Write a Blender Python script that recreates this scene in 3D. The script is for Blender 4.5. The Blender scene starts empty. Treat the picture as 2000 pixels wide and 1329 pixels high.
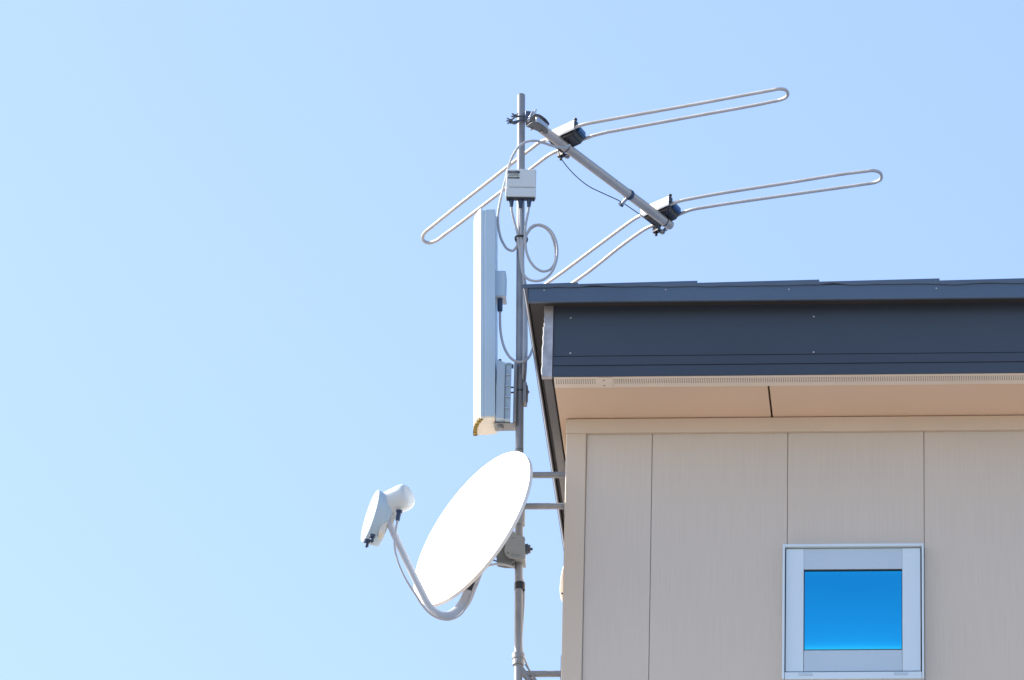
import bpy, bmesh, math, random
from mathutils import Vector, Matrix
random.seed(7)
R_ = math.radians
scene = bpy.context.scene

# ------------------------------------------------------------------ camera
CAM = Vector((1.3976, -20.7401, 1.6)); YAW, PITCH, ROLL, FPX = -0.0761, 0.47, 0.0254, 14000.0
_f = Vector((math.sin(YAW)*math.cos(PITCH), math.cos(YAW)*math.cos(PITCH), math.sin(PITCH)))
_r = Vector((math.cos(YAW), -math.sin(YAW), 0)); _u = _r.cross(_f)
RIGHT = math.cos(ROLL)*_r + math.sin(ROLL)*_u
UP = -math.sin(ROLL)*_r + math.cos(ROLL)*_u
FWD = _f
cam = bpy.data.cameras.new('camera'); camo = bpy.data.objects.new('camera', cam)
scene.collection.objects.link(camo)
m = Matrix((RIGHT, UP, -FWD)).transposed().to_4x4(); m.translation = CAM
camo.matrix_world = m
cam.sensor_width = 36.0; cam.lens = 36.0*FPX/2000.0; cam.clip_end = 20000; cam.clip_start = 0.1
scene.camera = camo
scene.render.resolution_x, scene.render.resolution_y = 1024, 680

# ------------------------------------------------------------------ sky and sun
SUN_EL, SUN_AZ = R_(40), math.atan2(-0.966, 0.26)
sdir = Vector((math.sin(SUN_AZ)*math.cos(SUN_EL), math.cos(SUN_AZ)*math.cos(SUN_EL), math.sin(SUN_EL)))
world = bpy.data.worlds.new('World'); scene.world = world; world.use_nodes = True
wn = world.node_tree; bg = wn.nodes['Background']
sky = wn.nodes.new('ShaderNodeTexSky'); sky.sky_type = 'NISHITA'; sky.sun_disc = False
sky.sun_elevation = SUN_EL; sky.sun_rotation = SUN_AZ
sky.altitude = 0; sky.air_density = 1.0; sky.dust_density = 2.0; sky.ozone_density = 1.0
hs = wn.nodes.new('ShaderNodeHueSaturation'); hs.inputs['Saturation'].default_value = 1.09; hs.inputs['Hue'].default_value = 0.503
wn.links.new(sky.outputs[0], hs.inputs['Color']); wn.links.new(hs.outputs[0], bg.inputs[0]); bg.inputs[1].default_value = 0.15
sun = bpy.data.lights.new('sun', 'SUN'); suno = bpy.data.objects.new('sun', sun)
scene.collection.objects.link(suno)
sun.energy = 4.2; sun.angle = R_(0.5); sun.color = (1.0, 0.95, 0.88)
suno.location = (-8, 3, 25)
suno.rotation_euler = sdir.to_track_quat('Z', 'Y').to_euler()
vs = scene.view_settings
vs.view_transform = 'Standard'; vs.look = 'None'; vs.exposure = 1.02; vs.gamma = 1.0; vs.use_curve_mapping = False

# ------------------------------------------------------------------ placing helpers
def ray(px, py):
    return ((px-1000)*RIGHT + (664.5-py)*UP + FPX*FWD).normalized()
def at(px, py, y):                      # a point of the upright plane y = const
    d = ray(px, py); return CAM + d*((y-CAM.y)/d.y)
def lv(px, py, z):                      # a point of the level plane z = const
    d = ray(px, py); return CAM + d*((z-CAM.z)/d.z)

# ------------------------------------------------------------------ materials
def mat(name, col, rough=0.5, metal=0.0, var=0.08, scale=6.0, bump=0.0, bscale=200.0, spec=None, stretch=None, streak=None):
    ma = bpy.data.materials.new(name); ma.use_nodes = True
    nt = ma.node_tree; b = nt.nodes['Principled BSDF']
    b.inputs['Roughness'].default_value = rough; b.inputs['Metallic'].default_value = metal
    if spec is not None: b.inputs['Specular IOR Level'].default_value = spec
    tc = nt.nodes.new('ShaderNodeTexCoord'); mp = nt.nodes.new('ShaderNodeMapping')
    nt.links.new(tc.outputs['Object'], mp.inputs[0])
    if stretch: mp.inputs['Scale'].default_value = stretch
    n = nt.nodes.new('ShaderNodeTexNoise'); n.inputs['Scale'].default_value = scale; n.inputs['Detail'].default_value = 6
    nt.links.new(mp.outputs[0], n.inputs[0])
    cr = nt.nodes.new('ShaderNodeValToRGB')
    cr.color_ramp.elements[0].position = 0.3; cr.color_ramp.elements[1].position = 0.7
    cr.color_ramp.elements[0].color = [max(0, c*(1-var)) for c in col]+[1]
    cr.color_ramp.elements[1].color = [min(1, c*(1+var)) for c in col]+[1]
    nt.links.new(n.outputs[0], cr.inputs[0]); out = cr.outputs[0]
    if streak:                          # fine upright grain pressed in the boards
        s2 = nt.nodes.new('ShaderNodeMapping'); s2.inputs['Scale'].default_value = streak
        nt.links.new(tc.outputs['Object'], s2.inputs[0])
        n2 = nt.nodes.new('ShaderNodeTexNoise'); n2.inputs['Scale'].default_value = 1.0; n2.inputs['Detail'].default_value = 4
        nt.links.new(s2.outputs[0], n2.inputs[0])
        c2 = nt.nodes.new('ShaderNodeValToRGB'); c2.color_ramp.elements[0].position = 0.36; c2.color_ramp.elements[1].position = 0.62
        c2.color_ramp.elements[0].color = (0.968, 0.968, 0.968, 1); c2.color_ramp.elements[1].color = (1.012, 1.012, 1.012, 1)
        nt.links.new(n2.outputs[0], c2.inputs[0])
        mx = nt.nodes.new('ShaderNodeMix'); mx.data_type = 'RGBA'; mx.blend_type = 'MULTIPLY'; mx.inputs['Factor'].default_value = 1
        nt.links.new(out, mx.inputs['A']); nt.links.new(c2.outputs[0], mx.inputs['B']); out = mx.outputs['Result']
        bp = nt.nodes.new('ShaderNodeBump'); bp.inputs['Strength'].default_value = 0.06; bp.inputs['Distance'].default_value = 0.002
        nt.links.new(n2.outputs[0], bp.inputs['Height']); nt.links.new(bp.outputs[0], b.inputs['Normal'])
    nt.links.new(out, b.inputs['Base Color'])
    if bump and not streak:
        nb = nt.nodes.new('ShaderNodeTexNoise'); nb.inputs['Scale'].default_value = bscale; nb.inputs['Detail'].default_value = 3
        nt.links.new(mp.outputs[0], nb.inputs[0])
        bp = nt.nodes.new('ShaderNodeBump'); bp.inputs['Strength'].default_value = bump; bp.inputs['Distance'].default_value = 0.001
        nt.links.new(nb.outputs[0], bp.inputs['Height']); nt.links.new(bp.outputs[0], b.inputs['Normal'])
    # roughness varies a little too
    mr = nt.nodes.new('ShaderNodeMapRange'); mr.inputs['To Min'].default_value = max(0.02, rough-0.07); mr.inputs['To Max'].default_value = min(1, rough+0.07)
    nt.links.new(n.outputs[0], mr.inputs['Value']); nt.links.new(mr.outputs[0], b.inputs['Roughness'])
    return ma

M = {
 'siding': mat('siding', (0.635, 0.575, 0.505), 0.75, var=0.03, scale=1.3, streak=(230, 230, 5)),
 'trim': mat('trim_paint', (0.65, 0.555, 0.45), 0.6, var=0.03, scale=3),
 'gap': mat('joint_gap', (0.50, 0.45, 0.39), 0.9),
 'soffit': mat('soffit_board', (0.78, 0.60, 0.455), 0.8, var=0.03, scale=2.0),
 'soffit_gap': mat('soffit_joint', (0.10, 0.05, 0.03), 0.9),
 'vent': mat('vent_metal', (0.84, 0.77, 0.68), 0.55, var=0.03),
 'hole': mat('hole_dark', (0.03, 0.028, 0.028), 0.9),
 'fascia': mat('fascia_metal', (0.040, 0.056, 0.084), 0.42, var=0.12, scale=1.4, bump=0.04, bscale=60),
 'roof': mat('roof_metal', (0.075, 0.12, 0.195), 0.4, var=0.12, scale=2.5, bump=0.08, bscale=25),
 'verge': mat('verge_metal', (0.13, 0.13, 0.14), 0.5, var=0.12, scale=3),
 'barge_dark': mat('verge_underside', (0.05, 0.048, 0.05), 0.7),
 'galv': mat('galvanised_steel', (0.27, 0.285, 0.31), 0.52, metal=0.3, var=0.16, scale=14, bump=0.05, bscale=90),
 'cap': mat('end_cap_metal', (0.42, 0.43, 0.46), 0.45, metal=0.4, var=0.28, scale=22, bump=0.2, bscale=60),
 'caulk': mat('caulk', (0.85, 0.84, 0.8), 0.6),
 'alu': mat('aluminium', (0.52, 0.51, 0.50), 0.42, metal=0.35, var=0.08, scale=18),
 'boom': mat('boom_aluminium', (0.47, 0.435, 0.41), 0.45, metal=0.35, var=0.12, scale=12),
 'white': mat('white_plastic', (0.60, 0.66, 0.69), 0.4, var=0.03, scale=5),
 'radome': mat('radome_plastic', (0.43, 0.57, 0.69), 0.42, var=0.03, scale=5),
 'plate': mat('cover_plate_white', (0.84, 0.84, 0.83), 0.4, var=0.03, scale=20),
 'cream': mat('aged_plastic', (0.74, 0.70, 0.62), 0.5, var=0.08, scale=20),
 'stain': mat('brown_stain', (0.26, 0.19, 0.05), 0.8, var=0.5, scale=70),
 'dish': mat('dish_paint', (0.82, 0.82, 0.82), 0.38, var=0.015, scale=3),
 'dishgrey': mat('bracket_paint', (0.29, 0.32, 0.33), 0.55, var=0.07, scale=18),
 'darkgrey': mat('dark_bracket', (0.13, 0.145, 0.15), 0.6, var=0.1, scale=18),
 'black': mat('black_plastic', (0.016, 0.019, 0.028), 0.38, var=0.2, scale=20),
 'navy': mat('navy_rubber', (0.02, 0.045, 0.10), 0.45, var=0.12, scale=20),
 'skysheen': mat('black_cap_sky_sheen', (0.006, 0.075, 0.21), 0.3, var=0.15, scale=30),  # black plastic cap, its mirrored sky painted in as a blue base colour
 'steel': mat('dark_steel', (0.10, 0.12, 0.15), 0.35, metal=0.7, var=0.2, scale=30),
 'leafsteel': mat('leaf_steel', (0.16, 0.17, 0.18), 0.5, metal=0.5, var=0.2, scale=30),
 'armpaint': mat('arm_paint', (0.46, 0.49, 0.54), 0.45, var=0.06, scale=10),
 'zinc': mat('zinc_plate', (0.50, 0.51, 0.53), 0.3, metal=0.8, var=0.12, scale=25),
 'cable': mat('grey_cable', (0.42, 0.44, 0.47), 0.5, var=0.06, scale=15),
 'ink': mat('label_ink', (0.012, 0.018, 0.04), 0.5, var=0.05),
 'paper': mat('label_paper', (0.50, 0.54, 0.50), 0.5, var=0.04),
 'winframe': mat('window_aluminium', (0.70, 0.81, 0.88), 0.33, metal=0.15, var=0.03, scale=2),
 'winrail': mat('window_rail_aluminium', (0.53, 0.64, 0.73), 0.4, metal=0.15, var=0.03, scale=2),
 'gasket': mat('gasket', (0.03, 0.035, 0.045), 0.6),
 'ground': mat('ground_paving', (0.23, 0.195, 0.165), 0.9, var=0.25, scale=0.4, bump=0.3, bscale=20),
}
def glass_mat():                        # coated glazing: strong blue mirror of the sky
    ma = bpy.data.materials.new('coated_glass'); ma.use_nodes = True
    nt = ma.node_tree; b = nt.nodes['Principled BSDF']
    b.inputs['Base Color'].default_value = (0.028, 0.47, 0.75, 1); b.inputs['Metallic'].default_value = 1.0
    b.inputs['Roughness'].default_value = 0.03
    return ma
M['glass'] = glass_mat()

# ------------------------------------------------------------------ mesh builder
class MB:
    def __init__(s): s.bm = bmesh.new(); s.mi = 0
    def _m(s, faces):
        for f in faces: f.material_index = s.mi
    def hull(s, pts):
        b2 = bmesh.new()
        vv = [b2.verts.new(p) for p in pts]
        bmesh.ops.convex_hull(b2, input=vv)
        loose = [v for v in b2.verts if not v.link_faces]
        bmesh.ops.delete(b2, geom=loose, context='VERTS')
        bmesh.ops.dissolve_limit(b2, angle_limit=0.01, verts=b2.verts[:], edges=b2.edges[:])
        s._merge(b2)
    def _merge(s, b2):
        mp = {}
        for v in b2.verts: mp[v] = s.bm.verts.new(v.co)
        for f in b2.faces:
            try:
                nf = s.bm.faces.new([mp[v] for v in f.verts]); nf.material_index = s.mi; nf.smooth = f.smooth
            except ValueError: pass
        b2.free()
    def box(s, a, b):
        x0, x1 = sorted((a[0], b[0])); y0, y1 = sorted((a[1], b[1])); z0, z1 = sorted((a[2], b[2]))
        s.hex([(x0,y0,z0),(x1,y0,z0),(x1,y1,z0),(x0,y1,z0),(x0,y0,z1),(x1,y0,z1),(x1,y1,z1),(x0,y1,z1)])
    def hex(s, p):
        v = [s.bm.verts.new(q) for q in p]
        s._m([s.bm.faces.new([v[i] for i in q]) for q in ((0,3,2,1),(4,5,6,7),(0,1,5,4),(1,2,6,5),(2,3,7,6),(3,0,4,7))])
    def obox(s, c, ax, ay, az):         # centre and three half-axes
        c = Vector(c); q = []
        for k in (-1, 1):
            for i, j in ((-1,-1),(1,-1),(1,1),(-1,1)): q.append(c+ax*i+ay*j+az*k)
        s.hex(q)
    def prism(s, poly, vec):
        vec = Vector(vec); a = [s.bm.verts.new(p) for p in poly]; b = [s.bm.verts.new(Vector(p)+vec) for p in poly]
        n = len(a); fs = [s.bm.faces.new(a), s.bm.faces.new(b[::-1])]
        for i in range(n): fs.append(s.bm.faces.new((a[i], b[i], b[(i+1)%n], a[(i+1)%n])))
        s._m(fs)
    def tube(s, pts, r, seg=12, smooth=True, sub=6, closed=False, flat=1.0, upv=None):
        pts = [Vector(p) for p in pts]
        if sub > 1: pts = spline(pts, sub)
        T = []
        for i in range(len(pts)):
            a = pts[max(0, i-1)]; b = pts[min(len(pts)-1, i+1)]; T.append((b-a).normalized())
        n = (upv if upv is not None else (Vector((0,0,1)) if abs(T[0].z) < 0.9 else Vector((0,1,0))))
        rings = []
        for p, t in zip(pts, T):
            n = (n - t*n.dot(t)).normalized(); bt = t.cross(n)
            rings.append([s.bm.verts.new(p + (n*math.cos(2*math.pi*k/seg)*flat + bt*math.sin(2*math.pi*k/seg))*r) for k in range(seg)])
        fs = []
        for a, b in zip(rings, rings[1:]):
            for k in range(seg):
                f = s.bm.faces.new((a[k], a[(k+1)%seg], b[(k+1)%seg], b[k])); f.smooth = True; fs.append(f)
        fs.append(s.bm.faces.new(rings[0][::-1])); fs.append(s.bm.faces.new(rings[-1])); s._m(fs)
    def cyl(s, a, b, r, r2=None, seg=24):
        a = Vector(a); b = Vector(b); r2 = r if r2 is None else r2
        t = (b-a).normalized(); n = Vector((0,0,1)) if abs(t.z) < 0.9 else Vector((0,1,0))
        n = (n-t*n.dot(t)).normalized(); bt = t.cross(n); rr = []
        for p, q in ((a, r), (b, r2)):
            rr.append([s.bm.verts.new(p+(n*math.cos(2*math.pi*k/seg)+bt*math.sin(2*math.pi*k/seg))*q) for k in range(seg)])
        fs = []
        for k in range(seg):
            f = s.bm.faces.new((rr[0][k], rr[0][(k+1)%seg], rr[1][(k+1)%seg], rr[1][k])); f.smooth = True; fs.append(f)
        fs += [s.bm.faces.new(rr[0][::-1]), s.bm.faces.new(rr[1])]; s._m(fs)
    def ring(s, c, axis, r_in, r_out, h, seg=24):
        c = Vector(c); t = Vector(axis).normalized(); n = Vector((0,0,1)) if abs(t.z) < 0.9 else Vector((0,1,0))
        n = (n-t*n.dot(t)).normalized(); bt = t.cross(n); L = []
        for (rr, hh) in ((r_in,-h/2),(r_out,-h/2),(r_out,h/2),(r_in,h/2)):
            L.append([s.bm.verts.new(c+t*hh+(n*math.cos(2*math.pi*k/seg)+bt*math.sin(2*math.pi*k/seg))*rr) for k in range(seg)])
        fs = []
        for i in range(4):
            a, b = L[i], L[(i+1)%4]
            for k in range(seg): fs.append(s.bm.faces.new((a[k], a[(k+1)%seg], b[(k+1)%seg], b[k])))
        s._m(fs)
    def ball(s, c, r, sx=1, sy=1, sz=1):
        b2 = bmesh.new(); bmesh.ops.create_icosphere(b2, subdivisions=2, radius=r)
        for v in b2.verts: v.co = Vector((v.co.x*sx, v.co.y*sy, v.co.z*sz)) + Vector(c)
        for f in b2.faces: f.smooth = True
        s._merge(b2)
    def build(s, name, mats, parent=None, bevel=0.0, sharp=35, seg=2, smooth=False):
        if not isinstance(mats, (list, tuple)): mats = [mats]
        bmesh.ops.recalc_face_normals(s.bm, faces=s.bm.faces[:])
        org = Vector((0,0,0))
        if parent is not None:
            o = parent
            while o is not None: org = org + o.location; o = o.parent
        else:
            vs_ = [v.co for v in s.bm.verts]
            org = Vector((sum(v.x for v in vs_)/len(vs_), sum(v.y for v in vs_)/len(vs_), min(v.z for v in vs_)))
        bmesh.ops.translate(s.bm, verts=s.bm.verts[:], vec=-org)
        me = bpy.data.meshes.new(name); s.bm.to_mesh(me); s.bm.free()
        for k in mats: me.materials.append(M[k])
        if smooth:
            for p in me.polygons: p.use_smooth = True
        me.set_sharp_from_angle(angle=R_(sharp))
        o = bpy.data.objects.new(name, me); scene.collection.objects.link(o)
        if parent is not None: o.parent = parent
        else: o.location = org
        if bevel:
            bv = o.modifiers.new('bevel', 'BEVEL'); bv.width = bevel; bv.segments = seg; bv.limit_method = 'ANGLE'; bv.angle_limit = R_(40)
            bv.harden_normals = False
            for p in me.polygons: p.use_smooth = True
            me.set_sharp_from_angle(angle=R_(sharp))
        return o
def spline(P, sub):
    out = []; n = len(P)
    for i in range(n-1):
        p0 = P[i-1] if i > 0 else P[0]*2-P[1]; p1 = P[i]; p2 = P[i+1]; p3 = P[i+2] if i+2 < n else P[-1]*2-P[-2]
        # centripetal-ish: scale tangents by chord lengths
        d1 = max(1e-6, (p1-p0).length); d2 = max(1e-6, (p2-p1).length); d3 = max(1e-6, (p3-p2).length)
        m1 = ((p1-p0)/d1*d2 + (p2-p1)/d2*d1)/(d1+d2)*d2
        m2 = ((p2-p1)/d2*d3 + (p3-p2)/d3*d2)/(d2+d3)*d2
        for k in range(sub):
            t = k/sub; t2 = t*t; t3 = t2*t
            out.append(p1*(2*t3-3*t2+1)+m1*(t3-2*t2+t)+p2*(-2*t3+3*t2)+m2*(t3-t2))
    out.append(P[-1]); return out

def tag(o, label=None, cat=None, group=None, kind=None):
    if label: o['label'] = label
    if cat: o['category'] = cat
    if group: o['group'] = group
    if kind: o['kind'] = kind
    return o
def thing(name, loc, label, cat, group=None):
    o = bpy.data.objects.new(name, None); scene.collection.objects.link(o); o.location = loc
    o.empty_display_size = 0.1
    return tag(o, label, cat, group)

# ------------------------------------------------------------------ ground
g = MB(); S = 6000
g.hex([(-S,-S,-1),(S,-S,-1),(S,S,-1),(-S,S,-1),(-S,-S,0),(S,-S,0),(S,S,0),(-S,S,0)])
tag(g.build('ground', 'ground'), kind='structure')

# ------------------------------------------------------------------ house
T, K = 0.10, 0.024                     # fall of the roof, skew of its left edge
YF, YD = -0.27, -0.33                  # front of fascia, front of the roof edge
XR, YB = 7.0, 6.0
house = thing('house', (3.5, 3.0, 0), 'house corner clad in pale beige board with dark navy flat eaves', 'house')
zf0 = at(1500, 732.5, YF).z            # fascia bottom
zf1 = at(1500, 585.5, YF).z
zs0 = at(1500, 820.0, 0).z             # soffit meets wall
zfr = at(1500, 842.5, -0.015).z        # bottom of frieze
zd0 = at(1500, 585.0, YD).z; zd1 = at(1500, 552.5, YD).z

def XW(px, y=0.0): return at(px, 1090, y).x
xc1 = at(1143, 1000, 0).x
joints = [at(1272, 1000, 0).x, at(1538, 1000, 0).x, at(1805, 1000, 0).x]
while joints[-1] < XR: joints.append(joints[-1] + (joints[2]-joints[1]))
wx0, wx1 = at(1532.5, 1190, 0).x, at(1800, 1190, 0).x
wz0, wz1 = at(1668, 1322, 0).z, at(1668, 1066, 0).z
w = MB(); xs = [xc1] + joints; G = 0.0008
for a, b in zip(xs, xs[1:]):
    b = min(b, XR)
    if a >= XR: continue
    x0, x1 = a+G, b-G
    if a < (wx0+wx1)/2 < b:
        w.box((x0, 0, 0), (x1, 0.0055, wz0)); w.box((x0, 0, wz1), (x1, 0.0055, zfr+0.02))
        if wx0 > x0: w.box((x0, 0, wz0), (wx0, 0.0055, wz1))
        if x1 > wx1: w.box((wx1, 0, wz0), (x1, 0.0055, wz1))
    else: w.box((x0, 0, 0), (x1, 0.0055, zfr+0.02))
w.build('front_siding', 'siding', house, bevel=0.0012, seg=1)
w = MB()                                # wall body behind the boards
w.box((0.01, 0.006, 0), (wx0, 0.16, zs0-0.03)); w.box((wx1, 0.006, 0), (XR, 0.16, zs0-0.03))
w.box((wx0, 0.006, 0), (wx1, 0.16, wz0)); w.box((wx0, 0.006, wz1), (wx1, 0.16, zs0-0.03))
w.build('wall_backing', 'gap', house)
w = MB()
w.hull([(-0.004,0.06,0),(0.13,0.06,0),(-0.004,YB,0),(0.13,YB,0),(-0.004,0.06,zs0-0.012),(0.13,0.06,zs0-0.012),(-0.004,YB,zs0-0.012-T*YB),(0.13,YB,zs0-0.012-T*YB)])
w.build('gable_wall', 'siding', house)
w = MB(); w.hull([(XR-0.13,0.17,0),(XR,0.17,0),(XR-0.13,YB,0),(XR,YB,0),(XR-0.13,0.17,zs0-0.03),(XR,0.17,zs0-0.03),(XR-0.13,YB,zs0-0.03-T*YB),(XR,YB,zs0-0.03-T*YB)])
w.build('gable_wall', 'siding', house)
w = MB(); w.box((0.14, YB-0.13, 0), (XR-0.14, YB-0.003, zs0-0.03-T*YB)); w.build('rear_wall', 'siding', house)
w = MB(); x0 = at(1106, 845, -0.006).x
w.box((x0, -0.008, 0), (xc1-0.0005, 0.012, zfr+0.01)); w.box((x0, 0.0125, 0), (x0+0.01, 0.058, zfr+0.01))
w.build('corner_trim', 'trim', house, bevel=0.003)
w = MB(); xf = at(1105.5, 832, -0.015).x
w.box((xf, -0.015, zfr), (XR, 0.0, zs0+0.001)); w.box((xf, 0.0005, zfr+0.002), (xf+0.012, 0.058, zs0+0.001))
w.build('frieze_board', 'trim', house, bevel=0.002)

def V(x, y, z, y0): return Vector((x + K*(y-y0), y, z - T*(y-y0)))    # runs back with the roof
def runner(mb, prof, y0, y1):           # prof: (x, z) at y0, swept back along the roof
    mb.prism([V(x, y0, z, y0) for x, z in prof], (K*(y1-y0), y1-y0, -T*(y1-y0)))
def slab(mb, xl, xr, z0, z1, y0, y1):
    mb.hex([V(xl,y0,z0,y0), V(xr,y0,z0,y0)-Vector((0,0,0)), Vector((xr,y1,z0-T*(y1-y0))), V(xl,y1,z0,y0),
            V(xl,y0,z1,y0), V(xr,y0,z1,y0), Vector((xr,y1,z1-T*(y1-y0))), V(xl,y1,z1,y0)])
# soffit boards: a dark joint at the second third
xsl = at(1080, 740, YF).x
ysf = YF + 0.066                        # vent strip takes the front of the soffit
xj = at(1500.5, 757, ysf).x
def zsof(y): return zf0 + 0.004 - T*(y-YF)
w = MB()
def sofpiece(xa, xb, ka, kb):
    q = []
    for dz in (0, 0.012):
        for x, k, y in ((xa,ka,ysf+0.002),(xb,kb,ysf+0.002),(xb,kb,YB+0.2),(xa,ka,YB+0.2)):
            q.append((x + k*(y-ysf), y, zsof(y)+dz))
    w.hex(q)
sofpiece(xsl+K*0.066, xj-0.0032, K, 0.03); sofpiece(xj+0.0032, XR+0.1, 0.03, 0)
sof = w.build('soffit', 'soffit', house)
w = MB(); w.hex([(xj-0.012,ysf+0.003,zsof(ysf)+0.013),(xj+0.012,ysf+0.003,zsof(ysf)+0.013),(xj+0.012,0.05,zsof(0.05)+0.013),(xj-0.012,0.05,zsof(0.05)+0.013),
    (xj-0.012,ysf+0.003,zsof(ysf)+0.02),(xj+0.012,ysf+0.003,zsof(ysf)+0.02),(xj+0.012,0.05,zsof(0.05)+0.02),(xj-0.012,0.05,zsof(0.05)+0.02)])
w.build('joint_strip', 'soffit_gap', sof)
# perforated vent strip
w = MB()
def vslab(xa, xb, ya, yb, drop, th):
    w.hex([(xa,ya,zsof(ya)-drop),(xb,ya,zsof(ya)-drop),(xb,yb,zsof(yb)-drop),(xa,yb,zsof(yb)-drop),
           (xa,ya,zsof(ya)-drop+th),(xb,ya,zsof(ya)-drop+th),(xb,yb,zsof(yb)-drop+th),(xa,yb,zsof(yb)-drop+th)])
vslab(xsl+0.002, XR+0.1, YF+0.003, ysf, 0.004, 0.010)
w.mi = 1
x = xsl+0.010; xp0, xp1 = at(1168, 745, YF+0.03).x, at(1196, 745, YF+0.03).x
x_end = at(2040, 745, YF).x; rowp = 0.0072
while x < x_end:
    if not (xp0-0.004 < x < xp1+0.004):
        for r in range(4):
            yy = YF+0.019+r*rowp; h = 0.0019; zz = zsof(yy)-0.0044
            vv = [w.bm.verts.new((x+h*math.cos(a), yy+h*math.sin(a), zsof(yy+h*math.sin(a))-0.0044)) for a in [k*math.pi/3 for k in range(6)]]
            f = w.bm.faces.new(vv); f.material_index = 1
    x += rowp
vent = w.build('vent_strip', ['vent', 'hole'], sof)
w = MB(); vslab(xp0, xp1, YF+0.005, ysf-0.002, 0.007, 0.0025); w.build('joint_cover', 'vent', sof, bevel=0.0006)
for q in (0.018, 0.05):
    w = MB(); yy = YF+q; xx = (xp0+xp1)/2-0.004
    w.cyl((xx, yy, zsof(yy)-0.0071), (xx, yy, zsof(yy)-0.0085), 0.0022, seg=10); w.build('screw', 'hole', sof)
# fascia: one tall plate and two narrow laps below it
xfl = at(1081, 660, YF).x; YT = YF + 0.02
zg1, zg2 = at(1500, 693.5, YF).z, at(1500, 712.5, YF).z
w = MB()
prof = [(YF+0.001, zd0+0.03), (YF+0.001, zg1+0.003), (YF+0.0035, zg1+0.002), (YF+0.0035, zg1+0.000), (YF-0.001, zg1-0.001), (YF-0.002, zg2+0.003), (YF+0.0015, zg2+0.002), (YF+0.0015, zg2+0.000), (YF-0.002, zg2-0.001), (YF-0.003, zf0-0.001),
        (YF+0.0025, zf0-0.001), (YF+0.0025, zf0+0.012), (YT, zf0+0.012), (YT, zd0+0.03)]
w.prism([(xfl, y, z) for y, z in prof], (XR+0.12-xfl, 0, 0))
fas = w.build('fascia', 'fascia', house)
for px, py in ((1115, 621), (1114, 690), (1589.5, 618.5), (1589, 688)):
    w = MB(); p = at(px, py, YF); w.ball((p.x, YF+0.0005, p.z), 0.0034, sy=0.6); w.build('screw', 'zinc', fas)
w = MB(); xa, xb = at(1062.5, 660, YF).x, at(1081, 660, YF).x-0.0006
pr = [(xa,0),(xb,0),(xb,1),(xa,1)]
n = 26; left = []
for i in range(n+1):
    z = zf0-0.001 + (zd0+0.02-zf0)*i/n; left.append((xa + random.uniform(-0.0012, 0.0012) - (0.004*(1-i/n) if i < 9 else 0.0008), YF-0.004, z))
right_ = [(xb-0.001, YF-0.004, zd0+0.02), (xb-0.001, YF-0.004, zf0-0.001)]
w.prism(left + right_, (0, 0.022, 0))
cap = w.build('end_cap', 'cap', fas, bevel=0.0008, seg=1)
w = MB(); zc0, zc1 = at(1061, 733, YF).z, at(1063, 640, YF).z
P = [Vector((xa-0.0035-0.0005*(i % 3)+0.003*i/14+random.uniform(-0.0012,0.0012), YF-0.002, zc0+(zc1-zc0)*i/14)) for i in range(15)]
w.tube(P, 0.0026, seg=6, sub=2); w.build('caulk_bead', 'caulk', fas)
# barge board under the left edge
w = MB(); xb0, xb1 = at(1062, 735, YF).x, at(1077.5, 735, YF).x
runner(w, [(xb0, zf0-0.002), (xb1, zf0-0.002), (xb1, zd0+0.02), (xb0, zd0+0.02)], YF+0.02, YB+0.25)
w.build('barge_board', 'verge', house, bevel=0.001, seg=1)
w = MB(); runner(w, [(xb1+0.0004, zf0+0.006), (xsl-0.0008, zf0+0.006), (xsl-0.0008, zf0+0.03), (xb1+0.0004, zf0+0.03)], YF+0.022, YB+0.2)
w.build('shadow_gap', 'hole', house)
# roof sheet, its front edge and the left flashing
xdl = at(1031.5, 577, YD).x
w = MB(); slab(w, xdl+0.002, XR+0.2, zd0+0.018, zd1-0.003, YD+0.004, YB+0.3)
roof = w.build('roof', 'barge_dark', house)
w = MB()
ed = [(YD, zd1-0.010), (YD, zd0), (YD+0.003, zd0-0.002), (YD+0.014, zd0), (YD+0.014, zd0+0.003), (YD+0.0035, zd0+0.003), (YD+0.0035, zd1-0.010)]
w.prism([(xdl, y, z) for y, z in ed], (XR+0.2-xdl, 0, 0))
edge = w.build('roof_edge', 'roof', house, bevel=0.0006, seg=1)
for px, py in ((1063, 567), (1300, 566), (1541, 565.5), (1829, 563.5)):
    w = MB(); p = at(px, py, YD); w.ball((p.x, YD, p.z), 0.0030, sy=0.7); w.build('screw', 'zinc', edge)
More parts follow.
